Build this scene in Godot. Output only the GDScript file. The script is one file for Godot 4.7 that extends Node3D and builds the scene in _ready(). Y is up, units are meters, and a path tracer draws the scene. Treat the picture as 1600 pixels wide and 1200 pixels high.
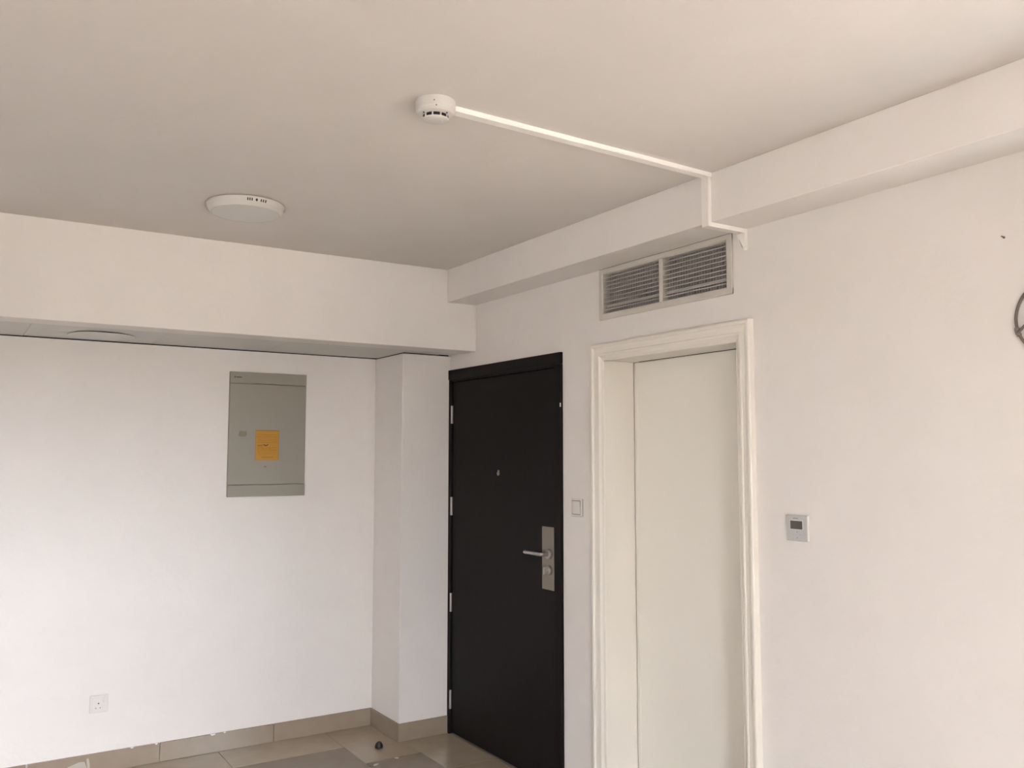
extends Node3D

# Main planes of the room, in metres (y up, camera over the origin).
const RW := 2.527      # face of the right wall
const BW := -4.996     # face of the back wall
const CY := 2.632      # ceiling
const LW := -1.5       # face of the left wall
const FW := 2.6        # face of the wall behind the camera

var M := {}

# ---------------------------------------------------------------- shapes
func mb() -> SurfaceTool:
	var st := SurfaceTool.new()
	st.begin(Mesh.PRIMITIVE_TRIANGLES)
	st.set_smooth_group(-1)
	return st

func tri(st: SurfaceTool, a: Vector3, b: Vector3, c: Vector3, n: Vector3) -> void:
	var m := (b - a).cross(c - a)
	if m.length_squared() < 1e-18:
		return
	if m.dot(n) > 0.0:
		var t := b
		b = c
		c = t
	for v in [a, b, c]:
		st.set_uv(Vector2(v.x + v.z, v.y))
		st.add_vertex(v)

func quad(st: SurfaceTool, a: Vector3, b: Vector3, c: Vector3, d: Vector3, n: Vector3) -> void:
	tri(st, a, b, c, n)
	tri(st, a, c, d, n)

# a box between two corners with chamfered edges
func bx(st: SurfaceTool, a: Vector3, b: Vector3, ch := 0.0) -> void:
	var lo := Vector3(minf(a.x, b.x), minf(a.y, b.y), minf(a.z, b.z))
	var hi := Vector3(maxf(a.x, b.x), maxf(a.y, b.y), maxf(a.z, b.z))
	var c := (lo + hi) / 2.0
	var h := (hi - lo) / 2.0
	var e := minf(ch, minf(h.x, minf(h.y, h.z)) * 0.95)
	# point of corner s that lies on the face across axis k
	var p := func(s: Vector3, k: int) -> Vector3:
		var v := Vector3(s.x * (h.x - e), s.y * (h.y - e), s.z * (h.z - e))
		v[k] = s[k] * h[k]
		return c + v
	for k in 3:
		var i := (k + 1) % 3
		var j := (k + 2) % 3
		for s in [-1.0, 1.0]:
			var q := []
			for w in [[-1.0, -1.0], [1.0, -1.0], [1.0, 1.0], [-1.0, 1.0]]:
				var v := Vector3()
				v[k] = s
				v[i] = w[0]
				v[j] = w[1]
				q.append(p.call(v, k))
			var n := Vector3()
			n[k] = s
			quad(st, q[0], q[1], q[2], q[3], n)
	if e <= 0.0:
		return
	for k in 3:
		var i := (k + 1) % 3
		var j := (k + 2) % 3
		for si in [-1.0, 1.0]:
			for sj in [-1.0, 1.0]:
				var u := Vector3()
				u[i] = si
				u[j] = sj
				var u0 := u
				var u1 := u
				u0[k] = -1.0
				u1[k] = 1.0
				quad(st, p.call(u0, i), p.call(u1, i), p.call(u1, j), p.call(u0, j), u)
	for sx in [-1.0, 1.0]:
		for sy in [-1.0, 1.0]:
			for sz in [-1.0, 1.0]:
				var s := Vector3(sx, sy, sz)
				tri(st, p.call(s, 0), p.call(s, 1), p.call(s, 2), s)

# turned profile of (radius, height) pairs, from the bottom of the axis upwards; bands with the same number in «groups» are smooth
func lathe(st: SurfaceTool, prof: Array, n := 48, xf := Transform3D(), smooth := false) -> void:
	for k in prof.size() - 1:
		var p: Vector2 = prof[k]
		var q: Vector2 = prof[k + 1]
		st.set_smooth_group(1 if smooth else k + 1)
		var out := Vector2(q.y - p.y, p.x - q.x)
		for i in n:
			var a := TAU * i / n
			var b := TAU * (i + 1) / n
			var m := (a + b) / 2.0
			var nn := xf.basis * Vector3(out.x * cos(m), out.y, out.x * sin(m))
			quad(st, xf * Vector3(p.x * cos(a), p.y, p.x * sin(a)), xf * Vector3(q.x * cos(a), q.y, q.x * sin(a)), xf * Vector3(q.x * cos(b), q.y, q.x * sin(b)), xf * Vector3(p.x * cos(b), p.y, p.x * sin(b)), nn)
	st.set_smooth_group(-1)

# a round bar along a list of points
func tube(st: SurfaceTool, pts: Array, r: float, n := 14) -> void:
	var rings := []
	var up := Vector3.UP
	for i in pts.size():
		var t: Vector3 = (pts[mini(i + 1, pts.size() - 1)] - pts[maxi(i - 1, 0)]).normalized()
		if absf(t.dot(up)) > 0.95:
			up = Vector3.RIGHT
		var s := t.cross(up).normalized()
		up = s.cross(t).normalized()
		var ring := []
		for k in n:
			var a := TAU * k / n
			ring.append(pts[i] + (s * cos(a) + up * sin(a)) * r)
		rings.append(ring)
	st.set_smooth_group(1)
	for i in pts.size() - 1:
		for k in n:
			var k2 := (k + 1) % n
			var mid: Vector3 = (rings[i][k] + rings[i][k2] + rings[i + 1][k] + rings[i + 1][k2]) / 4.0
			quad(st, rings[i][k], rings[i + 1][k], rings[i + 1][k2], rings[i][k2], mid - (pts[i] + pts[i + 1]) / 2.0)
	st.set_smooth_group(-1)
	for e in [[0, 1], [pts.size() - 1, pts.size() - 2]]:
		var dir: Vector3 = pts[e[0]] - pts[e[1]]
		for k in n:
			tri(st, pts[e[0]], rings[e[0]][k], rings[e[0]][(k + 1) % n], dir)

# a flat outline in the plane across one axis, pushed through a depth
func slab(st: SurfaceTool, outline: PackedVector2Array, place: Transform3D, depth: float) -> void:
	var idx := Geometry2D.triangulate_polygon(outline)
	for i in range(0, idx.size(), 3):
		for z in [0.0, depth]:
			var v := []
			for k in 3:
				v.append(place * Vector3(outline[idx[i + k]].x, outline[idx[i + k]].y, z))
			tri(st, v[0], v[1], v[2], place.basis.z * (1.0 if z > 0.0 else -1.0))
	var turn := 1.0 if not Geometry2D.is_polygon_clockwise(outline) else -1.0
	for i in outline.size():
		var a := outline[i]
		var b := outline[(i + 1) % outline.size()]
		var n := place.basis * (Vector3(b.y - a.y, a.x - b.x, 0) * turn)
		quad(st, place * Vector3(a.x, a.y, 0), place * Vector3(b.x, b.y, 0), place * Vector3(b.x, b.y, depth), place * Vector3(a.x, a.y, depth), n)

# ---------------------------------------------------------------- naming
func done(st: SurfaceTool, called: String, m: Material, parent: Node3D = self) -> MeshInstance3D:
	st.generate_normals()
	var o := MeshInstance3D.new()
	o.name = numbered(called) if parent == self else called
	o.mesh = st.commit()
	o.mesh.surface_set_material(0, m)
	o.cast_shadow = GeometryInstance3D.SHADOW_CASTING_SETTING_ON
	parent.add_child(o, true)
	return o

func boxed(called: String, m: Material, a: Vector3, b: Vector3, ch := 0.0, parent: Node3D = self) -> MeshInstance3D:
	var st := mb()
	bx(st, a, b, ch)
	return done(st, called, m, parent)

func numbered(called: String) -> String:
	if not has_node(NodePath(called)):
		return called
	var k := 1
	while has_node(NodePath("%s_%03d" % [called, k])):
		k += 1
	return "%s_%03d" % [called, k]

func piece(st: SurfaceTool, called: String, m: Material, parent: Node3D) -> MeshInstance3D:
	var nm := called
	var k := 0
	while parent.has_node(NodePath(nm)):
		k += 1
		nm = "%s_%03d" % [called, k]
	return done(st, nm, m, parent)

func tag(o: Node3D, label: String, category: String, kind := "", group := "") -> Node3D:
	o.set_meta("label", label)
	o.set_meta("category", category)
	if kind:
		o.set_meta("kind", kind)
	if group:
		o.set_meta("group", group)
	return o

func thing(called: String, at: Vector3, label: String, category: String, kind := "") -> Node3D:
	var o := Node3D.new()
	o.name = numbered(called)
	o.position = at
	add_child(o)
	tag(o, label, category, kind)
	return o

# ---------------------------------------------------------------- materials
func mat(c: Color, rough: float, metal := 0.0, spec := 0.5) -> StandardMaterial3D:
	var m := StandardMaterial3D.new()
	m.albedo_color = c
	m.roughness = rough
	m.metallic = metal
	m.metallic_specular = spec
	return m

func noise_tex(freq: float, seed_: int, size := 512, as_normal := false, strength := 1.0, ramp: Gradient = null, oct := 3) -> NoiseTexture2D:
	var n := FastNoiseLite.new()
	n.noise_type = FastNoiseLite.TYPE_SIMPLEX_SMOOTH
	n.frequency = freq
	n.seed = seed_
	n.fractal_octaves = oct
	var t := NoiseTexture2D.new()
	t.width = size
	t.height = size
	t.seamless = true
	t.noise = n
	if as_normal:
		t.as_normal_map = true
		t.bump_strength = strength
	if ramp:
		t.color_ramp = ramp
	return t

func ramp2(a: Color, b: Color) -> Gradient:
	var g := Gradient.new()
	g.set_color(0, a)
	g.set_color(1, b)
	return g

func triplanar(m: StandardMaterial3D, scale: float) -> StandardMaterial3D:
	m.uv1_triplanar = true
	m.uv1_world_triplanar = true
	m.uv1_scale = Vector3.ONE * scale
	return m

func paint(c: Color, seed_: int, bump: float, rough: float) -> StandardMaterial3D:
	var m := mat(c, rough, 0.0, 0.35)
	m.albedo_texture = noise_tex(0.006, seed_, 512, false, 1.0, ramp2(Color(0.988, 0.988, 0.988), Color(1, 1, 1)), 3)
	m.normal_enabled = true
	m.normal_texture = noise_tex(0.05, seed_ + 1, 512, true, 4.0)
	m.normal_scale = bump
	return triplanar(m, 0.9)

func tile_mat(a: Color, b: Color, seed_: int, rough: float) -> StandardMaterial3D:
	var m := mat(Color.WHITE, rough)
	m.albedo_texture = noise_tex(0.012, seed_, 512, false, 1.0, ramp2(a, b), 5)
	return triplanar(m, 1.3)

func materials() -> void:
	M.wall = paint(Color(0.912, 0.893, 0.876), 3, 0.06, 0.55)
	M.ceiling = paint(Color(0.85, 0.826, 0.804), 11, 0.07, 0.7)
	M.panel = paint(Color(0.85, 0.84, 0.82), 21, 0.05, 0.6)
	M.gloss_white = mat(Color(0.915, 0.895, 0.855), 0.35)
	M.leaf_white = mat(Color(0.945, 0.93, 0.89), 0.4)
	M.plastic = mat(Color(0.865, 0.85, 0.825), 0.35)
	M.plastic_aged = mat(Color(0.80, 0.785, 0.765), 0.4)
	M.trunking = mat(Color(0.955, 0.94, 0.915), 0.3)
	M.vent = mat(Color(0.79, 0.77, 0.735), 0.45)
	M.blade = mat(Color(0.74, 0.72, 0.70), 0.45)
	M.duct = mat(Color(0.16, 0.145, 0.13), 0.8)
	M.filter = mat(Color(0.43, 0.41, 0.39), 0.8)
	M.dark = mat(Color(0.045, 0.04, 0.04), 0.8)
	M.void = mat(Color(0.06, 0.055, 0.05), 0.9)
	M.door_dark = mat(Color(0.092, 0.084, 0.088), 0.5, 0.0, 0.25)
	M.door_dark.albedo_texture = noise_tex(0.02, 41, 512, false, 1.0, ramp2(Color(0.86, 0.84, 0.84), Color(1, 1, 1)), 4)
	triplanar(M.door_dark, 1.0)
	M.door_dark.uv1_scale = Vector3(3.0, 0.35, 3.0)
	M.jamb_dark = mat(Color(0.092, 0.082, 0.085), 0.5, 0.0, 0.22)
	M.steel = mat(Color(0.70, 0.68, 0.66), 0.36, 0.9)
	M.steel_dull = mat(Color(0.56, 0.53, 0.485), 0.5, 0.6)
	M.cabinet = mat(Color(0.575, 0.555, 0.51), 0.5)
	M.cabinet_door = mat(Color(0.58, 0.56, 0.515), 0.48)
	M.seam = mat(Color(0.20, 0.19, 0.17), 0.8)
	M.smudge = mat(Color(0.50, 0.485, 0.41), 0.6)
	M.ink = mat(Color(0.27, 0.26, 0.24), 0.6)
	M.screen = mat(Color(0.30, 0.31, 0.285), 0.25)
	M.silver = mat(Color(0.735, 0.74, 0.735), 0.4)
	M.cable = mat(Color(0.40, 0.36, 0.33), 0.6)
	M.rubber = mat(Color(0.09, 0.065, 0.06), 0.45)
	M.grout = mat(Color(0.44, 0.40, 0.35), 0.85)
	M.sill_metal = mat(Color(0.50, 0.46, 0.40), 0.5, 0.3)
	M.beige = [tile_mat(Color(0.655, 0.60, 0.525), Color(0.69, 0.635, 0.56), 51, 0.16), tile_mat(Color(0.645, 0.59, 0.515), Color(0.68, 0.625, 0.55), 52, 0.17)]
	M.brown = [tile_mat(Color(0.475, 0.415, 0.335), Color(0.505, 0.445, 0.365), 61, 0.2), tile_mat(Color(0.465, 0.405, 0.325), Color(0.495, 0.435, 0.355), 62, 0.21)]
	M.skirt = [tile_mat(Color(0.585, 0.53, 0.465), Color(0.61, 0.555, 0.49), 71, 0.22), tile_mat(Color(0.575, 0.52, 0.455), Color(0.60, 0.545, 0.48), 72, 0.22)]
	M.smear = mat(Color(0.70, 0.67, 0.63), 0.4)
	M.frame_metal = mat(Color(0.80, 0.80, 0.80), 0.4, 0.2)
	M.sticker = mat(Color.WHITE, 0.5)
	M.sticker.albedo_texture = sticker_print()
	M.sticker.texture_filter = BaseMaterial3D.TEXTURE_FILTER_LINEAR

# the yellow notice: rows of print too small to read, a darker mark in the middle
func sticker_print() -> ImageTexture:
	var im := Image.create(134, 172, false, Image.FORMAT_RGB8)
	var base := Color(0.72, 0.51, 0.06)
	im.fill(base)
	var rng := RandomNumberGenerator.new()
	rng.seed = 7
	var ink := Color(0.50, 0.345, 0.05)
	for row in [[26, 3], [38, 3], [50, 2], [60, 2], [70, 2], [98, 3], [106, 3], [114, 3], [122, 2], [130, 2], [138, 2]]:
		var x := 12
		while x < 118:
			var w := rng.randi_range(5, 16)
			im.fill_rect(Rect2i(x, row[0], mini(w, 122 - x), row[1]), base.lerp(ink, rng.randf_range(0.35, 0.8)))
			x += w + rng.randi_range(2, 4)
	im.fill_rect(Rect2i(12, 84, 30, 9), base.lerp(ink, 0.6))
	for k in 26:
		var y := 80 + int(6.0 * sin(k / 25.0 * PI))
		im.fill_rect(Rect2i(46 + k, y, 2, 6), Color(0.30, 0.19, 0.03))
	im.fill_rect(Rect2i(36, 152, 66, 6), base.lerp(ink, 0.5))
	for k in [0, 1]:
		im.fill_rect(Rect2i(k * 131, 0, 3, 172), base.lerp(ink, 0.35))
	im.fill_rect(Rect2i(0, 0, 134, 4), Color(0.50, 0.41, 0.28))
	return ImageTexture.create_from_image(im)

# ---------------------------------------------------------------- setting
func cut_box(called: String, m: Material, a: Vector3, b: Vector3, holes: Array, label: String, category: String) -> void:
	var c := CSGBox3D.new()
	c.name = called
	c.size = b - a
	c.position = (a + b) / 2.0
	c.material = m
	for h in holes:
		var d := CSGBox3D.new()
		d.name = "opening"
		d.operation = CSGShape3D.OPERATION_SUBTRACTION
		d.size = h[1] - h[0]
		d.position = (h[0] + h[1]) / 2.0 - c.position
		d.material = m
		c.add_child(d, true)
	add_child(c)
	tag(c, label, category, "structure")

func shell() -> void:
	# walls with their openings: entrance door, inner door, return air duct, side window
	cut_box("wall_right", M.wall, Vector3(RW, -0.2, BW - 0.25), Vector3(RW + 0.3, CY + 0.2, FW + 0.25), [
		[Vector3(RW - 0.1, -0.002, -4.600), Vector3(RW + 0.075, 2.085, -3.488)],
		[Vector3(RW - 0.1, -0.002, -3.172), Vector3(RW + 0.235, 2.045, -2.318)],
		[Vector3(RW - 0.1, 2.236, -3.150), Vector3(RW + 0.20, 2.424, -2.384)],
		[Vector3(RW - 0.1, WIN1[3], WIN1[0]), Vector3(RW + 0.5, WIN1[2], WIN1[1])],
	], "white painted right-hand wall holding the two doors and the air grille", "wall")
	cut_box("wall_back", M.wall, Vector3(LW - 0.25, -0.2, BW - 0.25), Vector3(RW, CY + 0.2, BW), [
		[Vector3(LW, 2.1825, BW - 0.04), Vector3(2.25, 2.2005, BW + 0.1)],
	], "white painted back wall of the entrance niche behind the electrical panel", "wall")
	tag(boxed("wall_left", M.wall, Vector3(LW - 0.25, -0.2, BW), Vector3(LW, CY + 0.2, FW)), "white painted wall closing the room on the left, outside the view", "wall", "structure")
	cut_box("wall_front", M.wall, Vector3(LW - 0.25, -0.2, FW), Vector3(RW, CY + 0.2, FW + 0.25), [
		[Vector3(WIN2[0], WIN2[3], FW - 0.1), Vector3(WIN2[1], WIN2[2], FW + 0.5)],
	], "white painted window wall behind the camera", "wall")
	tag(boxed("ceiling", M.ceiling, Vector3(LW, CY, BW), Vector3(RW, CY + 0.2, FW)), "flat white painted main ceiling above the room", "ceiling", "structure")
	# bulkhead along the right wall, beam across the back, column in the corner
	tag(boxed("wall_bulkhead", M.wall, Vector3(RW - 0.187, 2.4476, -4.313), Vector3(RW, CY, FW), 0.002), "long shallow white bulkhead running under the ceiling along the right wall", "bulkhead", "structure")
	tag(boxed("wall_shade_block", M.wall, Vector3(RW - 0.187, 2.17, -0.95), Vector3(RW, 2.4476, FW), 0.002), "unseen box added below the bulkhead to shade its soffit, outside the view", "bulkhead", "structure")  # made-up box, placed out of view to keep window light off the soffit
	tag(boxed("wall_beam", M.wall, Vector3(LW, 2.1825, -4.462), Vector3(RW, CY, -4.313), 0.002), "deep white beam hanging from the ceiling in front of the entrance niche", "beam", "structure")
	tag(boxed("wall_column", M.wall, Vector3(2.2138, 0.0, BW), Vector3(RW, 2.1825, -4.613), 0.003), "square white corner column beside the black entrance door", "column", "structure")
	# lowered panel ceiling of the niche: 60 cm panels with fine joints, a gap along the wall and round the column
	var low := thing("ceiling_niche", Vector3(0, 2.1885, 0), "lowered ceiling of flush white panels over the entrance niche, with a dark gap along its wall edge", "panel ceiling", "structure")
	var xs := [-1.495, -0.89, -0.29, 0.312, 0.914, 1.516, 2.2078]
	for i in xs.size() - 1:
		var st := mb()
		bx(st, Vector3(xs[i] + 0.0008, 0.0, BW - 0.006), Vector3(xs[i + 1] - 0.0008 + (0.02 if i == xs.size() - 2 else 0.0), 0.012, -4.463), 0.001)
		piece(st, "panel", M.panel, low)
	var st2 := mb()
	bx(st2, Vector3(2.2286, 0.0, -4.628), Vector3(RW - 0.075, 0.012, -4.463), 0.001)
	piece(st2, "panel", M.panel, low)
	var st3 := mb()
	bx(st3, Vector3(RW - 0.073, 0.0, -4.612), Vector3(RW, 0.012, -4.463), 0.001)
	piece(st3, "panel", M.panel, low)
	var hang := mb()   # shade of the gap put into dark sheets above the wall and column head
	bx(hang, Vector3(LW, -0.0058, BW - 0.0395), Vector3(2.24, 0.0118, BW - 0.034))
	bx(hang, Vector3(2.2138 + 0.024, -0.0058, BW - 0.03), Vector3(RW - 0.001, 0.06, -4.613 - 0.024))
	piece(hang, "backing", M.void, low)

func floor_tiles() -> void:
	var f := thing("floor", Vector3.ZERO, "polished tile floor, brown-grey field with a beige border along the walls", "floor", "structure")
	var bed := mb()
	bx(bed, Vector3(LW, -0.2, BW), Vector3(RW + 0.24, -0.006, FW))
	piece(bed, "screed", M.grout, f)
	var g := 0.0012
	var lay := func(x0: float, z0: float, x1: float, z1: float, m: Material, k: int) -> void:
		var st := mb()
		var y := 0.0 - 0.0004 * (k % 3)
		bx(st, Vector3(x0 + g, -0.0075, z0 + g), Vector3(x1 - g, y, z1 - g), 0.0012)
		piece(st, "tile", m, f)
	var k := 0
	# beige border under the back wall, 30 x 60 cm
	var x := 1.92
	while x > LW:
		lay.call(maxf(x - 0.6, LW), BW, x, -4.69, M.beige[k % 2], k)
		x -= 0.6
		k += 1
	# the border steps round the column and runs on along the door wall
	lay.call(1.92, BW, 2.2345, -4.39, M.beige[1], 1)
	var z := -4.613
	for z1 in [-4.09, -3.49, -2.89]:
		lay.call(2.2345, z, RW, z1, M.beige[k % 2], k)
		z = z1
		k += 1
	# brown-grey field
	x = 1.92
	while x > LW:
		lay.call(maxf(x - 0.6, LW), -4.69, x, -4.09, M.brown[k % 2], k)
		lay.call(maxf(x - 0.6, LW), -4.09, x, -3.49, M.brown[(k + 1) % 2], k + 1)
		lay.call(maxf(x - 0.6, LW), -3.49, x, -2.89, M.brown[k % 2], k + 2)
		x -= 0.6
		k += 1
	lay.call(1.92, -4.39, 2.2345, -4.09, M.brown[0], 0)
	lay.call(1.92, -4.09, 2.2345, -3.49, M.brown[1], 1)
	lay.call(1.92, -3.49, 2.2345, -2.89, M.brown[0], 2)
	# the same floor nearer the camera, below the picture, joined
	var rest := mb()
	z = -2.89
	while z < FW - 0.01:
		x = 1.92
		while x > LW:
			bx(rest, Vector3(maxf(x - 0.6, LW) + g, -0.0075, z + g), Vector3(x - g, 0, minf(z + 0.6, FW) - g))
			x -= 0.6
		bx(rest, Vector3(1.92 + g, -0.0075, z + g), Vector3(RW - g, 0, minf(z + 0.6, FW) - g))
		z += 0.6
	piece(rest, "tile_field", M.brown[0], f).set_meta("kind", "stuff")
	# skirting tiles, 60 cm long
	var b := thing("baseboard_back", Vector3.ZERO, "beige tile skirting along the foot of the back wall, paint-smeared at its left end", "skirting", "structure")
	var xb := 2.2138
	var ks := 0
	for xe in [1.623, 1.020, 0.408, -0.192, -0.792, -1.392]:
		var st := mb()
		bx(st, Vector3(xe + 0.0012, 0.0, BW), Vector3(xb - 0.0012, 0.0975, BW + 0.011), 0.0015)
		piece(st, "tile", M.skirt[ks % 2], b)
		xb = xe
		ks += 1
	# dried paint and filler left on the skirting
	var sm := mb()
	var patch := Transform3D(Basis(), Vector3(0, 0, BW + 0.0108))
	slab(sm, PackedVector2Array([Vector2(0.588, 0.052), Vector2(0.592, 0.002), Vector2(0.672, 0.002), Vector2(0.676, 0.030), Vector2(0.664, 0.066), Vector2(0.640, 0.068), Vector2(0.612, 0.060)]), patch, 0.0008)
	piece(sm, "paint_smear", M.smear, b)
	sm = mb()
	slab(sm, PackedVector2Array([Vector2(0.672, 0.078), Vector2(0.678, 0.030), Vector2(0.684, 0.004), Vector2(0.690, 0.004), Vector2(0.688, 0.050), Vector2(0.682, 0.080)]), patch, 0.0008)
	piece(sm, "paint_smear", M.smear, b)
	sm = mb()
	slab(sm, PackedVector2Array([Vector2(0.404, 0.0975), Vector2(0.405, 0.060), Vector2(0.411, 0.058), Vector2(0.413, 0.0975)]), patch, 0.001)
	piece(sm, "joint_filler", M.smear, b)
	for q in [[1.275, 0.030, 0.007], [1.345, 0.014, 0.004], [0.995, 0.014, 0.006], [0.875, 0.018, 0.004]]:
		sm = mb()
		slab(sm, PackedVector2Array([Vector2(q[0], 0.0985), Vector2(q[0] + q[1] * 0.3, 0.0975 - q[2]), Vector2(q[0] + q[1] * 0.8, 0.0975 - q[2] * 0.8), Vector2(q[0] + q[1], 0.0985)]), patch, 0.001)
		piece(sm, "paint_drip", M.wall, b)
	tag(boxed("baseboard_column_side", M.skirt[1], Vector3(2.2138 - 0.011, 0, BW + 0.011), Vector3(2.2138, 0.0975, -4.6025), 0.0015), "beige skirting tile on the left face of the corner column", "skirting", "structure")
	tag(boxed("baseboard_column_front", M.skirt[0], Vector3(2.2028, 0, -4.6125), Vector3(RW - 0.002, 0.0975, -4.602), 0.0015), "beige skirting tile on the front face of the corner column", "skirting", "structure")

# frame of an open balcony door or window, in the plane across x (side true) or z
func opening_frame(called: String, label: String, lo: Vector3, hi: Vector3, along_z: bool) -> void:
	var w := thing(called, Vector3(lo.x, lo.y, lo.z), label, "window", "structure")
	var s := hi - lo
	var t := 0.05
	var L := s.z if along_z else s.x
	for u in [0.0, L - t]:
		var st := mb()
		if along_z:
			bx(st, Vector3(0, 0, u), Vector3(s.x, s.y, u + t), 0.004)
		else:
			bx(st, Vector3(u, 0, 0), Vector3(u + t, s.y, s.z), 0.004)
		piece(st, "jamb", M.frame_metal, w)
	for v in [0.0, s.y - t]:
		var st := mb()
		if along_z:
			bx(st, Vector3(0, v, t), Vector3(s.x, v + t, s.z - t), 0.004)
		else:
			bx(st, Vector3(t, v, 0), Vector3(s.x - t, v + t, s.z), 0.004)
		piece(st, "rail", M.frame_metal, w)

# ---------------------------------------------------------------- doors
func entrance_door() -> void:
	var d := thing("door_1", Vector3(RW, 0, -4.04), "black flush entrance door with steel lever handle in a dark frame", "door", "structure")
	var z0 := -0.570   # left end of the frame, at the column
	var z1 := 0.565
	# frame: head and two jambs, each with a stepped face
	var st := mb()
	bx(st, Vector3(-0.016, 2.040, z0), Vector3(0.05, 2.097, z1), 0.002)
	bx(st, Vector3(-0.010, 2.026, z0 + 0.03), Vector3(0.05, 2.042, z1 - 0.03), 0.001)
	piece(st, "frame_head", M.jamb_dark, d)
	st = mb()
	bx(st, Vector3(-0.016, 0.0, z1 - 0.034), Vector3(0.05, 2.0395, z1), 0.003)
	bx(st, Vector3(-0.010, 0.0, z1 - 0.058), Vector3(0.05, 2.0255, z1 - 0.033), 0.001)
	piece(st, "frame_jamb", M.jamb_dark, d)
	st = mb()
	bx(st, Vector3(-0.012, 0.0, z0), Vector3(0.05, 2.0395, z0 + 0.036), 0.002)
	piece(st, "frame_jamb", M.jamb_dark, d)
	# backing behind the gaps round the leaf
	st = mb()
	bx(st, Vector3(0.052, 0.0, z0 + 0.012), Vector3(0.07, 2.08, z1 - 0.014))
	piece(st, "rebate", M.dark, d)
	# leaf
	st = mb()
	bx(st, Vector3(-0.004, 0.012, z0 + 0.040), Vector3(0.042, 2.0225, z1 - 0.0615), 0.002)
	var leaf := piece(st, "leaf", M.door_dark, d)
	st = mb()
	bx(st, Vector3(-0.018, 0.0, z0 + 0.042), Vector3(0.04, 0.008, z1 - 0.036), 0.002)
	piece(st, "threshold", M.sill_metal, d)
	st = mb()   # bare spot where the paint of the frame edge is chipped
	bx(st, Vector3(-0.0168, 1.828, z1 - 0.004), Vector3(-0.012, 1.848, z1 + 0.0012), 0.001)
	piece(st, "paint_chip", M.plastic, d)
	# four hinges: barrel of five knuckles
	for y in [1.833, 1.298, 0.7445, 0.196]:
		st = mb()
		var barrel := []
		for k in 5:
			var b: float = y - 0.0525 + 0.021 * k
			barrel.append_array([Vector2(0.0052, b), Vector2(0.0062, b + 0.001), Vector2(0.0062, b + 0.020), Vector2(0.0052, b + 0.021)])
		barrel.push_front(Vector2(0.0, y - 0.0525))
		barrel.push_back(Vector2(0.0, y + 0.0525))
		lathe(st, barrel, 16, Transform3D(Basis(), Vector3(-0.0115, 0, z0 + 0.0385)))
		bx(st, Vector3(-0.0055, y - 0.0525, z0 + 0.035), Vector3(-0.002, y + 0.0525, z0 + 0.042))
		piece(st, "hinge", M.steel, d)
	# peephole: ring with a glass eye and a swing cover
	var out := Transform3D(Basis(Vector3(0, 0, 1), PI / 2), Vector3(-0.004, 1.496, -0.022))   # lathe axis towards the room
	st = mb()
	lathe(st, [Vector2(0, 0), Vector2(0.011, 0), Vector2(0.011, 0.003), Vector2(0.009, 0.0045), Vector2(0.006, 0.0045), Vector2(0.006, 0.002), Vector2(0, 0.002)], 24, out)
	var peep := piece(st, "peephole", M.steel_dull, leaf)
	st = mb()
	lathe(st, [Vector2(0, 0.0), Vector2(0.0085, 0.0), Vector2(0.0085, 0.0015), Vector2(0, 0.0015)], 20, Transform3D(Basis(Vector3(0, 0, 1), PI / 2), Vector3(-0.0062, 1.507, -0.017)))
	piece(st, "peephole_cover", M.steel_dull, leaf)
	# long lock plate with lever, rose and cylinder
	st = mb()
	bx(st, Vector3(-0.0075, 0.938, 0.394), Vector3(-0.004, 1.243, 0.495), 0.0012)
	piece(st, "lock_plate", M.steel_dull, leaf)
	for q in [[1.112, 0.456, 0.0252], [1.034, 0.459, 0.0232]]:
		st = mb()
		lathe(st, [Vector2(0, 0), Vector2(q[2], 0), Vector2(q[2], 0.0008), Vector2(0, 0.0008)], 32, Transform3D(Basis(Vector3(0, 0, 1), PI / 2), Vector3(-0.0073, q[0], q[1])))
		piece(st, "rose_shade_ring", M.ink, leaf)  # dark disc that paints the shade around each rose
	st = mb()
	lathe(st, [Vector2(0, 0), Vector2(0.0235, 0), Vector2(0.0235, 0.010), Vector2(0.021, 0.0125), Vector2(0.0115, 0.0125), Vector2(0.0105, 0.018), Vector2(0, 0.018)], 32, Transform3D(Basis(Vector3(0, 0, 1), PI / 2), Vector3(-0.0075, 1.112, 0.456)))
	piece(st, "handle_rose", M.steel, leaf)
	st = mb()
	var path := []
	for k in 3:
		path.append(Vector3(-0.018 - 0.012 * k, 1.112, 0.456))
	for k in 7:
		var a := PI / 2 * k / 6.0
		path.append(Vector3(-0.044 - 0.014 * sin(a), 1.112, 0.456 - 0.014 * (1.0 - cos(a))))
	path.append(Vector3(-0.0585, 1.1125, 0.39))
	path.append(Vector3(-0.0585, 1.113, 0.315))
	tube(st, path, 0.0092, 18)
	piece(st, "handle_lever", M.steel, leaf)
	st = mb()
	lathe(st, [Vector2(0, 0), Vector2(0.021, 0), Vector2(0.0215, 0.012), Vector2(0.0185, 0.015), Vector2(0.009, 0.015), Vector2(0.0085, 0.022), Vector2(0, 0.022)], 32, Transform3D(Basis(Vector3(0, 0, 1), PI / 2), Vector3(-0.0075, 1.034, 0.459)))
	piece(st, "lock_rose", M.steel, leaf)
	st = mb()
	bx(st, Vector3(-0.044, 1.016, 0.455), Vector3(-0.027, 1.052, 0.463), 0.002)
	piece(st, "thumb_turn", M.steel, leaf)

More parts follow.
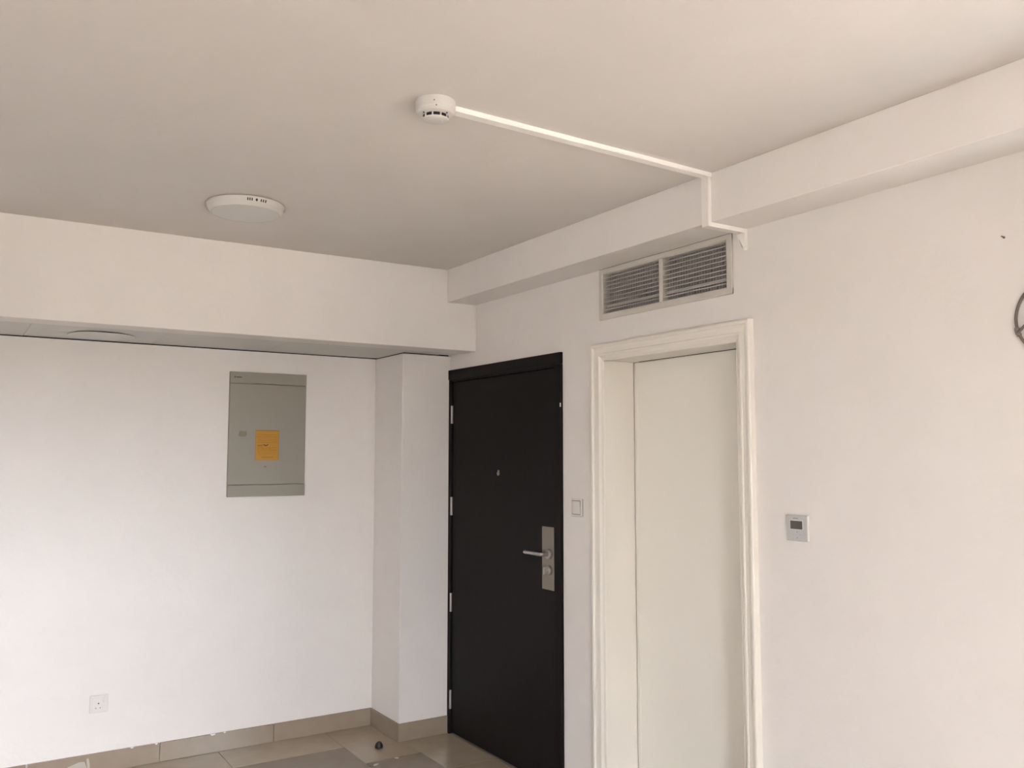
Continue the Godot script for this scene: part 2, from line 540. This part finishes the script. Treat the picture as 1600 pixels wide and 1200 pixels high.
func inner_door() -> void:
	var zl := -3.145
	var zr := -2.345
	var top := 2.022
	var d := thing("door_2", Vector3(RW, 0, 0), "closed white flush door set deep in a white moulded frame", "door", "structure")
	# moulded casing, mitred at the corners: (distance out from the opening, height above the wall)
	var prof := [Vector2(0.0, 0.0), Vector2(0.0, 0.008), Vector2(0.004, 0.011), Vector2(0.012, 0.012), Vector2(0.018, 0.016), Vector2(0.024, 0.021), Vector2(0.032, 0.0215), Vector2(0.036, 0.019), Vector2(0.052, 0.020), Vector2(0.060, 0.0225), Vector2(0.064, 0.027), Vector2(0.072, 0.0285), Vector2(0.078, 0.027), Vector2(0.080, 0.024), Vector2(0.080, 0.0)]
	for side in 3:
		var st := mb()
		for k in prof.size() - 1:
			var p: Vector2 = prof[k]
			var q: Vector2 = prof[k + 1]
			var e := func(v: Vector2, far: bool) -> Vector3:
				if side == 0:
					return Vector3(-v.y, top + v.x if far else 0.0, zl - v.x)
				if side == 2:
					return Vector3(-v.y, top + v.x if far else 0.0, zr + v.x)
				return Vector3(-v.y, top + v.x, zr + v.x if far else zl - v.x)
			var o := Vector2(p.y - q.y, q.x - p.x)   # outward across the profile: (along w, along t)
			var n := Vector3(-o.y, 0, -o.x) if side == 0 else (Vector3(-o.y, 0, o.x) if side == 2 else Vector3(-o.y, o.x, 0))
			quad(st, e.call(p, false), e.call(q, false), e.call(q, true), e.call(p, true), n)
		piece(st, "casing_head" if side == 1 else "casing", M.gloss_white, d)
	# lining of the deep reveal, with the stop behind the leaf
	var ll := mb()
	bx(ll, Vector3(0.0, 0, zl - 0.025), Vector3(0.172, top + 0.004, zl - 0.005), 0.001)
	bx(ll, Vector3(0.172, 0, zl - 0.025), Vector3(0.225, top + 0.004, zl - 0.012), 0.0)
	piece(ll, "lining", M.gloss_white, d)
	ll = mb()
	bx(ll, Vector3(0.0, 0, zr + 0.005), Vector3(0.172, top + 0.004, zr + 0.025), 0.001)
	bx(ll, Vector3(0.172, 0, zr + 0.012), Vector3(0.225, top + 0.004, zr + 0.025), 0.0)
	piece(ll, "lining", M.gloss_white, d)
	ll = mb()
	bx(ll, Vector3(0.0, top + 0.004, zl - 0.025), Vector3(0.172, top + 0.021, zr + 0.025), 0.001)
	piece(ll, "lining_head", M.gloss_white, d)
	var gap := mb()
	bx(gap, Vector3(0.218, 0, zl - 0.02), Vector3(0.23, top + 0.02, zr + 0.02))
	piece(gap, "rebate", M.dark, d)
	var st := mb()
	bx(st, Vector3(0.1765, 0.006, zl - 0.0085), Vector3(0.214, top + 0.0025, zr + 0.0085), 0.002)
	var leaf := piece(st, "leaf", M.leaf_white, d)
	st = mb()
	bx(st, Vector3(0.1752, 0.006, zl + 0.001), Vector3(0.1768, top - 0.003, zl + 0.016), 0.0006)
	piece(st, "edge_strip", M.leaf_white, leaf)
	# small empty lock hole
	st = mb()
	lathe(st, [Vector2(0, 0), Vector2(0.0075, 0), Vector2(0.0075, 0.002), Vector2(0.0045, 0.0025), Vector2(0, 0.0025)], 20, Transform3D(Basis(Vector3(0, 0, 1), PI / 2), Vector3(0.1767, 1.066, -2.502)))
	bx(st, Vector3(0.1735, 1.050, -2.5045), Vector3(0.1767, 1.064, -2.4995), 0.0005)
	piece(st, "lock_hole", M.seam, leaf)

# ---------------------------------------------------------------- fittings
func air_grille() -> void:
	var g := thing("air_grille", Vector3(RW, 2.211, -2.766), "white return-air grille of crossing blades above the white door, tight under the bulkhead", "air grille")
	var H := 0.2352
	var hz := 0.409
	var fl := 0.027
	var st := mb()   # flange of four sides
	bx(st, Vector3(-0.011, 0, -hz), Vector3(0.0, fl, hz), 0.003)
	bx(st, Vector3(-0.011, H - fl + 0.004, -hz), Vector3(0.0, H, hz), 0.003)
	bx(st, Vector3(-0.0112, 0.0, -hz), Vector3(0.0, H, -hz + fl), 0.003)
	bx(st, Vector3(-0.0112, 0.0, hz - fl), Vector3(0.0, H, hz), 0.003)
	# inner collar
	for z in [-hz + fl, hz - fl - 0.002]:
		bx(st, Vector3(-0.009, fl, z), Vector3(0.05, H - fl + 0.004, z + 0.002))
	for y in [fl, H - fl + 0.002]:
		bx(st, Vector3(-0.009, y - 0.001, -hz + fl), Vector3(0.05, y + 0.001, hz - fl))
	piece(st, "frame", M.vent, g)
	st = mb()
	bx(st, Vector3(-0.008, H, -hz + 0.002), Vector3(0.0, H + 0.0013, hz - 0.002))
	piece(st, "gap_shade", M.seam, g)  # dark strip painted in for the shade between frame and soffit
	st = mb()
	bx(st, Vector3(-0.0095, fl, -0.004), Vector3(0.05, H - fl + 0.003, 0.020), 0.002)
	piece(st, "mullion", M.vent, g)
	# duct behind: dark sheet box and a filter edge low down
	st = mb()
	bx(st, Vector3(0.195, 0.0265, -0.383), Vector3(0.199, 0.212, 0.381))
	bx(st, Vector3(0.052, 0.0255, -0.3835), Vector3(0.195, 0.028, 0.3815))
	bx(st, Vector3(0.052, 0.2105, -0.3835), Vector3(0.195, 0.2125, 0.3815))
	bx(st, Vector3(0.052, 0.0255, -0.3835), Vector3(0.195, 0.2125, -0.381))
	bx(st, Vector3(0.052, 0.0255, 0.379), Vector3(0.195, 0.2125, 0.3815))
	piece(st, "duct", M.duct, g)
	st = mb()
	bx(st, Vector3(0.0128, 0.0585, -hz + fl + 0.002), Vector3(0.0152, 0.071, hz - fl - 0.002), 0.0005)
	piece(st, "filter_rail", M.blade, g)
	var y0 := fl
	var y1 := H - fl + 0.003
	for half in [[-hz + fl + 0.002, -0.004], [0.020, hz - fl - 0.002]]:
		var n := 10
		for k in range(1, n):
			var y := lerpf(y0, y1, float(k) / n)
			st = mb()
			var ti := 0.0022
			slab(st, PackedVector2Array([Vector2(-0.005, y - 0.0011), Vector2(0.012, y - 0.0011 + ti), Vector2(0.012, y + 0.0011 + ti), Vector2(-0.005, y + 0.0011)]), Transform3D(Basis(), Vector3(0, 0, half[0])), half[1] - half[0])
			piece(st, "front_blade", M.vent, g)
		var m := 23
		for k in range(1, m):
			var z := lerpf(half[0], half[1], float(k) / m)
			st = mb()
			bx(st, Vector3(0.016, y0, z - 0.0011), Vector3(0.036, y1, z + 0.0011))
			piece(st, "rear_blade", M.blade, g)

func smoke_detector() -> void:
	var s := thing("smoke_detector", Vector3(1.178, CY, -2.250), "round white smoke detector on the ceiling at the start of the cable trunking", "smoke detector")
	var st := mb()
	lathe(st, [Vector2(0, -0.031), Vector2(0.0565, -0.031), Vector2(0.0585, -0.028), Vector2(0.0595, -0.004), Vector2(0.057, -0.003), Vector2(0.057, 0.0), Vector2(0, 0.0)], 64)
	var base := piece(st, "base", M.plastic_aged, s)
	st = mb()
	lathe(st, [Vector2(0, -0.0442), Vector2(0.040, -0.0442), Vector2(0.0425, -0.0438), Vector2(0.051, -0.040), Vector2(0.0565, -0.034), Vector2(0.0575, -0.0312), Vector2(0, -0.0312)], 64)
	piece(st, "body", M.plastic_aged, s)
	# dark smoke chamber with ribs between the openings
	st = mb()
	lathe(st, [Vector2(0, -0.0535), Vector2(0.0365, -0.0535), Vector2(0.0375, -0.044), Vector2(0, -0.044)], 48)
	piece(st, "chamber", M.dark, s)
	for k in 10:
		st = mb()
		var a := TAU * k / 10.0 + 0.22
		var x := Transform3D(Basis(Vector3.UP, a), Vector3())
		var rib := mb()
		bx(rib, Vector3(0.034, -0.0540, -0.0022), Vector3(0.0402, -0.0435, 0.0022), 0.0005)
		rib.generate_normals()
		st.append_from(rib.commit(), 0, x)
		piece(st, "rib", M.plastic_aged, s)
	st = mb()
	lathe(st, [Vector2(0, -0.0615), Vector2(0.010, -0.0613), Vector2(0.020, -0.0606), Vector2(0.021, -0.0595), Vector2(0.030, -0.0580), Vector2(0.0365, -0.0560), Vector2(0.0385, -0.0535), Vector2(0, -0.0535)], 64)
	piece(st, "cap", M.plastic_aged, s)
	for q in [[2.13, -0.0185, 0.0590], [2.02, -0.0325, 0.0570]]:
		var dir := Vector3(cos(q[0]), 0, sin(q[0]))
		st = mb()
		lathe(st, [Vector2(0, 0), Vector2(0.0019, 0), Vector2(0.0019, 0.0012), Vector2(0, 0.0014)], 10, Transform3D(Basis(dir.cross(Vector3.UP).normalized(), dir, Vector3.UP), dir * q[2] + Vector3.UP * q[1]))
		piece(st, "indicator", M.ink, base)
	for q in [2.95, 1.22]:
		st = mb()
		lathe(st, [Vector2(0, -0.0452), Vector2(0.0022, -0.0452), Vector2(0.0022, -0.040), Vector2(0, -0.040)], 10, Transform3D(Basis(), Vector3(0.0440 * cos(q), 0.0, 0.0440 * sin(q))))
		piece(st, "screw_hole", M.dark, s)

func cable_trunking() -> void:
	var t := thing("cable_trunking", Vector3(0, 0, 0), "thin white cable trunking from the smoke detector across the ceiling and down over the bulkhead", "trunking")
	var w := 0.016
	var h := 0.016
	var run := func(called: String, a: Vector3, b: Vector3, off: Vector3, side: Vector3) -> void:
		# a two-part moulding: base and a slightly wider lid
		var st := mb()
		for q in [[w, 0.0, h * 0.72], [w * 0.93, h * 0.72, h * 0.80], [w, h * 0.80, h]]:
			var c := []
			for e in [a, b]:
				for sx in [-1.0, 1.0]:
					for t2 in [q[1], q[2]]:
						c.append(e + side * sx * q[0] + off * t2)
			var mid := Vector3()
			for v in c:
				mid += v / 8.0
			for f in [[0, 1, 3, 2], [4, 5, 7, 6], [0, 1, 5, 4], [2, 3, 7, 6], [0, 2, 6, 4], [1, 3, 7, 5]]:
				var fm: Vector3 = (c[f[0]] + c[f[1]] + c[f[2]] + c[f[3]]) / 4.0
				quad(st, c[f[0]], c[f[1]], c[f[2]], c[f[3]], fm - mid)
		piece(st, called, M.trunking, t)
	var bx0 := RW - 0.187
	run.call("ceiling_run", Vector3(1.230, CY, -2.261), Vector3(bx0, CY, -2.297), Vector3.DOWN, Vector3(0, 0, 1))
	run.call("bulkhead_drop", Vector3(bx0, CY, -2.302), Vector3(bx0, 2.4476 - h, -2.302), Vector3.LEFT, Vector3(0, 0, 1))
	run.call("soffit_run", Vector3(bx0, 2.4476, -2.302), Vector3(RW, 2.4476, -2.300), Vector3.DOWN, Vector3(0, 0, 1))
	# short cut-off drop on the wall, its lid torn to a point
	var st := mb()
	slab(st, PackedVector2Array([Vector2(-2.318, 2.4476), Vector2(-2.284, 2.4476), Vector2(-2.284, 2.374), Vector2(-2.289, 2.366), Vector2(-2.293, 2.382), Vector2(-2.303, 2.396), Vector2(-2.312, 2.412), Vector2(-2.318, 2.418)]), Transform3D(Basis(Vector3(0, 0, 1), Vector3(0, 1, 0), Vector3(-1, 0, 0)), Vector3(RW, 0, 0)), h)
	piece(st, "wall_drop", M.trunking, t)
	st = mb()
	slab(st, PackedVector2Array([Vector2(-2.336, 2.4476), Vector2(-2.330, 2.4476), Vector2(-2.322, 2.415), Vector2(-2.307, 2.380), Vector2(-2.310, 2.379), Vector2(-2.326, 2.412)]), Transform3D(Basis(Vector3(0, 0, 1), Vector3(0, 1, 0), Vector3(-1, 0, 0)), Vector3(RW, 0, 0)), 0.006)
	piece(st, "torn_edge", M.trunking, t)

func ceiling_light() -> void:
	var c := thing("ceiling_light", Vector3(1.016, CY, -3.632), "round white surface-mounted ceiling light, switched off, near the back beam", "ceiling light")
	var st := mb()
	lathe(st, [Vector2(0, -0.008), Vector2(0.140, -0.008), Vector2(0.140, 0.0), Vector2(0, 0.0)], 48)
	piece(st, "mounting_plate", M.dark, c)
	st = mb()
	lathe(st, [Vector2(0.132, -0.0375), Vector2(0.136, -0.0395), Vector2(0.141, -0.0385), Vector2(0.152, -0.024), Vector2(0.1575, -0.010), Vector2(0.158, -0.004), Vector2(0.1565, -0.0025), Vector2(0.141, -0.0025)], 96)
	var rim := piece(st, "rim", M.plastic_aged, c)
	st = mb()
	lathe(st, [Vector2(0, -0.0400), Vector2(0.08, -0.0397), Vector2(0.125, -0.0385), Vector2(0.1325, -0.0378), Vector2(0.1325, -0.030), Vector2(0, -0.030)], 96)
	piece(st, "diffuser", M.panel_plain, c)
	# vent slots and an arrow mark on the rim, facing the room
	for q in [[0.045, 0], [0.098, 0], [0.152, 0], [0.27, 1], [0.39, 0], [0.45, 0], [0.515, 0]]:
		var ang: float = 1.843 - q[0]
		st = mb()
		var dir := Vector3(cos(ang), 0, sin(ang))
		var tang := Vector3(-sin(ang), 0, cos(ang))
		var upv := (Vector3(0.1575, -0.010, 0) - Vector3(0.152, -0.024, 0)).normalized()
		var up3 := dir * upv.x + Vector3.UP * upv.y
		var nrm := dir * upv.y - Vector3.UP * upv.x
		var pos := dir * 0.1548 + Vector3.UP * -0.0165 + nrm * -0.0008
		var xf := Transform3D(Basis(tang, up3, nrm), pos)
		if q[1]:
			slab(st, PackedVector2Array([Vector2(0, 0.0068), Vector2(0.0056, 0.0), Vector2(0, -0.0068), Vector2(-0.0056, 0.0)]), xf, 0.0016)
			piece(st, "arrow_mark", M.seam, rim)
		else:
			slab(st, PackedVector2Array([Vector2(-0.0024, 0.0055), Vector2(0.0024, 0.0055), Vector2(0.0024, -0.0055), Vector2(-0.0024, -0.0055)]), xf, 0.0016)
			piece(st, "vent_slot", M.seam, rim)

func niche_light() -> void:
	var c := thing("downlight", Vector3(0.635, 2.1885, -4.757), "flat round white disc light fitted close under the lowered niche ceiling", "ceiling light")
	var st := mb()
	lathe(st, [Vector2(0, -0.005), Vector2(0.132, -0.005), Vector2(0.132, 0.0), Vector2(0, 0.0)], 48)
	piece(st, "collar", M.dark, c)
	st = mb()
	lathe(st, [Vector2(0, -0.0085), Vector2(0.148, -0.0085), Vector2(0.151, -0.0075), Vector2(0.151, -0.0055), Vector2(0.149, -0.0048), Vector2(0, -0.0048)], 80)
	piece(st, "disc", M.panel_plain, c)

func electrical_panel() -> void:
	var e := thing("electrical_panel", Vector3(1.5505, 1.363, BW), "flat grey metal electrical distribution panel with a yellow notice on the back wall", "electrical panel")
	var hw := 0.2205
	var st := mb()
	bx(st, Vector3(-hw, 0.0, 0.0), Vector3(hw, 0.698, 0.010), 0.0015)
	piece(st, "box", M.cabinet, e)
	st = mb()
	bx(st, Vector3(-hw, 0.6345, 0.010), Vector3(hw, 0.698, 0.018), 0.0015)
	var top := piece(st, "top_cover", M.cabinet, e)
	st = mb()
	bx(st, Vector3(-hw, 0.0, 0.010), Vector3(hw, 0.0645, 0.018), 0.0015)
	piece(st, "bottom_cover", M.cabinet, e)
	st = mb()
	bx(st, Vector3(-hw + 0.002, 0.066, 0.0098), Vector3(hw - 0.002, 0.633, 0.0106))
	piece(st, "seam", M.seam, e)
	st = mb()
	bx(st, Vector3(-hw + 0.0015, 0.0675, 0.0105), Vector3(hw - 0.001, 0.6315, 0.0175), 0.0012)
	var door := piece(st, "door", M.cabinet_door, e)
	# maker's mark, illegible: a dot and a short bar
	st = mb()
	slab(st, PackedVector2Array([Vector2(-0.197, 0.668), Vector2(-0.194, 0.675), Vector2(-0.190, 0.672), Vector2(-0.192, 0.663), Vector2(-0.196, 0.663)]), Transform3D(Basis(), Vector3(0, 0, 0.0178)), 0.0005)
	for k in 5:
		var x := -0.186 + 0.0062 * k
		slab(st, PackedVector2Array([Vector2(x, 0.665), Vector2(x + 0.005, 0.665), Vector2(x + 0.005, 0.671), Vector2(x, 0.671)]), Transform3D(Basis(), Vector3(0, 0, 0.0178)), 0.0005)
	piece(st, "printed_mark", M.ink, top)
	# yellow notice: UV 0..1 over its face
	st = mb()
	var a := Vector3(-0.0715, 0.203, 0.0182)
	var b := Vector3(0.0635, 0.373, 0.0182)
	bx(st, Vector3(a.x, a.y, 0.0174), Vector3(b.x, b.y, 0.0179))
	st.set_smooth_group(-1)
	var face := SurfaceTool.new()
	face.begin(Mesh.PRIMITIVE_TRIANGLES)
	var cs := [[a, Vector2(0, 1)], [Vector3(a.x, b.y, a.z), Vector2(0, 0)], [b, Vector2(1, 0)], [Vector3(b.x, a.y, a.z), Vector2(1, 1)]]
	for i in [0, 1, 2, 0, 2, 3]:
		face.set_uv(cs[i][1])
		face.set_normal(Vector3(0, 0, 1))
		face.add_vertex(cs[i][0])
	var o := MeshInstance3D.new()
	o.name = "notice"
	o.mesh = face.commit()
	o.mesh.surface_set_material(0, M.sticker)
	door.add_child(o, true)
	o.set_meta("label", "yellow notice sheet with small dark print")
	var paper := piece(st, "notice_backing", M.notice_edge, door)
	# flush latch and a small scuff
	st = mb()
	slab(st, PackedVector2Array([Vector2(-0.167, 0.338), Vector2(-0.162, 0.366), Vector2(-0.150, 0.369), Vector2(-0.140, 0.364), Vector2(-0.122, 0.368), Vector2(-0.119, 0.345), Vector2(-0.128, 0.336), Vector2(-0.150, 0.334)]), Transform3D(Basis(), Vector3(0, 0, 0.0172)), 0.0008)
	piece(st, "glue_mark", M.smudge, door)
	st = mb()
	slab(st, PackedVector2Array([Vector2(-0.020, 0.164), Vector2(-0.017, 0.170), Vector2(-0.006, 0.170), Vector2(-0.002, 0.166), Vector2(-0.012, 0.162)]), Transform3D(Basis(), Vector3(0, 0, 0.0172)), 0.0006)
	piece(st, "scuff_mark", M.ink2, door)

func socket_outlet() -> void:
	var s := thing("wall_socket", Vector3(0.7205, 0.340, BW), "white single switched power socket low on the back wall", "socket")
	var st := mb()
	bx(st, Vector3(-0.0435, -0.0435, 0.0016), Vector3(0.0435, 0.0435, 0.009), 0.003)
	var pl := piece(st, "plate", M.plastic, s)
	st = mb()
	bx(st, Vector3(-0.041, -0.041, 0.0), Vector3(0.041, 0.041, 0.0017))
	piece(st, "shadow_gap", M.ink, s)  # dark sheet gives the plate edge a painted shadow line
	st = mb()
	bx(st, Vector3(-0.033, -0.031, 0.0088), Vector3(0.015, 0.031, 0.0108), 0.0012)
	var f := piece(st, "socket_face", M.plastic, s)
	var ax := Basis(Vector3(1, 0, 0), PI / 2)
	for q in [[-0.002, 0.002, 0.0034, 0], [-0.014, -0.020, 0.0028, 1], [0.006, -0.020, 0.0028, 1]]:
		st = mb()
		lathe(st, [Vector2(0, 0), Vector2(q[2], 0), Vector2(q[2], 0.0006), Vector2(0, 0.0006)], 16, Transform3D(ax, Vector3(q[0], q[1], 0.0106)))
		piece(st, "pin_hole", M.dark if q[3] == 0 else M.shutter, s)
	st = mb()
	bx(st, Vector3(0.0195, 0.004, 0.0085), Vector3(0.0335, 0.031, 0.0125), 0.0022)
	piece(st, "rocker", M.plastic, s)

func light_switch() -> void:
	var s := thing("light_switch", Vector3(RW, 1.3485, -3.360), "white wide-rocker light switch between the black door and the white door frame", "light switch")
	var st := mb()
	bx(st, Vector3(-0.009, -0.043, -0.0435), Vector3(-0.0016, 0.043, 0.0435), 0.003)
	piece(st, "plate", M.plastic, s)
	st = mb()
	bx(st, Vector3(-0.0017, -0.0405, -0.041), Vector3(0.0, 0.0405, 0.041))
	piece(st, "shadow_gap", M.ink, s)  # dark colour stands in for the shade behind the switch plate
	st = mb()
	bx(st, Vector3(-0.0094, -0.0335, -0.0325), Vector3(-0.0086, 0.0335, 0.0325))
	piece(st, "gap", M.shutter, s)
	st = mb()
	var tilt := Transform3D(Basis(Vector3(0, 0, 1), PI / 2 + 0.07), Vector3(-0.0102, 0, 0))
	var rk := mb()
	bx(rk, Vector3(-0.0305, -0.0012, -0.031), Vector3(0.0305, 0.0018, 0.031), 0.001)
	rk.generate_normals()
	st.append_from(rk.commit(), 0, tilt)
	piece(st, "rocker", M.plastic, s)

func thermostat() -> void:
	var t := thing("thermostat", Vector3(RW, 1.340, -2.0755), "small silver-grey thermostat with dark screen, alone on the right wall", "thermostat")
	var st := mb()
	bx(st, Vector3(-0.013, -0.044, -0.044), Vector3(0.0, 0.044, 0.044), 0.002)
	piece(st, "housing", M.plastic, t)
	st = mb()
	bx(st, Vector3(-0.0155, -0.0445, -0.0445), Vector3(-0.0128, 0.0445, 0.0445), 0.0012)
	var f := piece(st, "face", M.silver, t)
	st = mb()
	bx(st, Vector3(-0.0162, -0.0055, -0.030), Vector3(-0.0153, 0.0275, 0.027), 0.0003)
	piece(st, "screen_bezel", M.plastic, f)
	st = mb()
	bx(st, Vector3(-0.0166, -0.0035, -0.027), Vector3(-0.0160, 0.0255, 0.025), 0.0002)
	piece(st, "screen", M.screen, f)
	for q in [[-0.011, 0.034, 0.0022], [0.001, -0.013, 0.0018], [-0.012, -0.022, 0.0012], [0.014, -0.022, 0.0012], [0.001, -0.033, 0.0018]]:
		st = mb()
		lathe(st, [Vector2(0, 0), Vector2(q[2], 0), Vector2(q[2], 0.0006), Vector2(0, 0.0007)], 12, Transform3D(Basis(Vector3(0, 0, 1), PI / 2), Vector3(-0.0154, q[1], q[0])))
		piece(st, "button_mark", M.ink2, f)
	st = mb()
	bx(st, Vector3(-0.0158, 0.033, -0.0075), Vector3(-0.0153, 0.035, 0.006))
	piece(st, "printed_mark", M.ink2, f)

func small_things() -> void:
	# coil of dark cable hanging from the wall at the right edge
	var c := thing("cable_coil", Vector3(RW, 1.972, -1.203), "coil of dark brown-grey cable hanging on the right wall near the bulkhead", "cable")
	var st := mb()
	var pts := []
	for i in 61:
		var a: float = TAU * i / 60.0 * 0.96 + 0.3
		pts.append(Vector3(-0.010 - 0.004 * sin(2.0 * a), 0.105 * sin(a), 0.098 * cos(a)))
	tube(st, pts, 0.0042, 12)
	piece(st, "loop", M.cable, c)
	st = mb()
	var tail := []
	for i in 25:
		var u := i / 24.0
		tail.append(Vector3(-0.016 - 0.006 * sin(u * PI), -0.040 + 0.075 * u + 0.02 * sin(u * PI), -0.092 + 0.150 * u))
	tube(st, tail, 0.0040, 12)
	piece(st, "strand", M.cable, c)
	st = mb()
	var wrap := []
	for i in 5:
		var u := i / 4.0
		wrap.append(Vector3(-0.012, -0.024 - 0.022 * u, -0.0955 + 0.006 * u * u))
	tube(st, wrap, 0.0068, 12)
	piece(st, "tape", M.tape, c)
	# bent screw left in the wall
	var n := thing("wall_screw", Vector3(RW, 2.216, -1.333), "tiny dark screw sticking out of the upper right wall", "screw")
	st = mb()
	tube(st, [Vector3(0.004, 0.004, -0.006), Vector3(-0.006, 0.0, 0.002), Vector3(-0.012, -0.005, 0.011)], 0.0018, 8)
	piece(st, "shank", M.cable, n)
	st = mb()
	lathe(st, [Vector2(0, 0), Vector2(0.0032, 0.0), Vector2(0.0034, 0.002), Vector2(0, 0.0026)], 12, Transform3D(Basis(Vector3(0, 0, 1), PI / 2 + 0.3), Vector3(-0.0115, -0.005, 0.0105)))
	piece(st, "head", M.cable, n)
	# door stop and scraps on the floor
	var d := thing("door_stop", Vector3(2.076, 0, -4.575), "small black half-dome door stop on the beige floor tile by the column", "door stop")
	st = mb()
	lathe(st, [Vector2(0, 0), Vector2(0.023, 0), Vector2(0.0235, 0.004), Vector2(0.0215, 0.0045), Vector2(0, 0.0045)], 32)
	piece(st, "base", M.steel_dull, d)
	st = mb()
	var dome := [Vector2(0, 0.0046), Vector2(0.021, 0.0046)]
	for k in range(0, 9):
		var a := PI / 2 * k / 8.0
		dome.append(Vector2(0.0225 * cos(a), 0.0048 + 0.031 * sin(a)))
	lathe(st, dome, 32, Transform3D(), true)
	piece(st, "bumper", M.rubber, d)
	for q in [[1.952, -4.335, 0.036, 0.017, 0.25, "flat white plaster chip on the brown floor tile, larger of the two scraps"], [2.085, -4.372, 0.026, 0.014, -0.5, "small crumpled white scrap on the floor next to the tile border, smaller of the two"]]:
		st = mb()
		var o := PackedVector2Array()
		var rng := RandomNumberGenerator.new()
		rng.seed = 5 + int(q[2] * 1000)
		for k in 9:
			var a := TAU * k / 9.0
			o.append(Vector2(cos(a) * q[2] * 0.5, sin(a) * q[3] * 0.5) * rng.randf_range(0.8, 1.15))
		slab(st, o, Transform3D(Basis(Vector3(1, 0, 0), -PI / 2), Vector3()), 0.004)
		var m := done(st, "plaster_chip", M.smear)
		m.position = Vector3(q[0], 0.0, q[1])
		m.rotation.y = q[4]
		tag(m, q[5], "debris", "", "")

const WIN1 := [-0.97, 2.3, 2.16, 0.85]      # window in the right wall: z from, z to, top, sill
const WIN2 := [-1.36, -0.5, 2.2, 0.1]          # balcony door behind the camera: x from, x to, top, sill

func _ready() -> void:
	var cam := Camera3D.new()
	cam.name = "camera"
	cam.position = Vector3(0, 1.59, 0)
	cam.rotation = Vector3(0.0814, -0.5711, 0.0003)
	cam.fov = rad_to_deg(2.0 * atan(600.0 / 1379.8))
	cam.near = 0.05
	add_child(cam)
	cam.current = true
	var env := Environment.new()
	var sky := Sky.new()
	var sm := ProceduralSkyMaterial.new()
	sm.sky_top_color = Color(0.935, 0.955, 0.994)
	sm.sky_horizon_color = Color(0.935, 0.955, 0.994)
	sm.ground_horizon_color = Color(0.17, 0.165, 0.15)
	sm.ground_bottom_color = Color(0.17, 0.165, 0.15)
	sm.sun_angle_max = 1.0
	sky.sky_material = sm
	env.background_mode = Environment.BG_SKY
	env.sky = sky
	env.background_energy_multiplier = 8.0
	env.tonemap_mode = Environment.TONE_MAPPER_LINEAR
	env.tonemap_exposure = 5.35
	env.sdfgi_enabled = true
	env.ssao_enabled = true
	env.ssil_enabled = true
	var we := WorldEnvironment.new()
	we.name = "daylight"
	we.environment = env
	add_child(we)

	materials()
	M.panel_plain = mat(Color(0.84, 0.83, 0.815), 0.5)
	M.bounce_slab = mat(Color(0.80, 0.725, 0.62), 0.8)
	M.notice_edge = mat(Color(0.62, 0.46, 0.14), 0.6)
	M.ink2 = mat(Color(0.44, 0.43, 0.42), 0.6)
	M.shutter = mat(Color(0.52, 0.51, 0.50), 0.6)
	M.tape = mat(Color(0.50, 0.455, 0.42), 0.6)
	shell()
	floor_tiles()
	var out := thing("trim_1", Vector3(0, 0, FW + 0.25), "pale slab added outside the door behind the camera to bounce skylight in, outside the view", "bounce_slab", "structure")
	var ts := mb()
	bx(ts, Vector3(-5.0, -0.25, 0.0), Vector3(5.0, -0.03, 6.0), 0.01)
	piece(ts, "added_slab", M.bounce_slab, out)  # made-up outdoor slab, put in to reflect warm daylight through the door
	opening_frame("window_1", "open wide window frame in the right wall beside the camera, outside the view", Vector3(RW + 0.12, WIN1[3], WIN1[0]), Vector3(RW + 0.18, WIN1[2], WIN1[1]), true)
	opening_frame("window_2", "open balcony door frame in the wall behind the camera, outside the view", Vector3(WIN2[0], WIN2[3], FW + 0.10), Vector3(WIN2[1], WIN2[2], FW + 0.16), false)
	entrance_door()
	inner_door()
	electrical_panel()
	air_grille()
	ceiling_light()
	niche_light()
	smoke_detector()
	cable_trunking()
	light_switch()
	thermostat()
	socket_outlet()
	small_things()
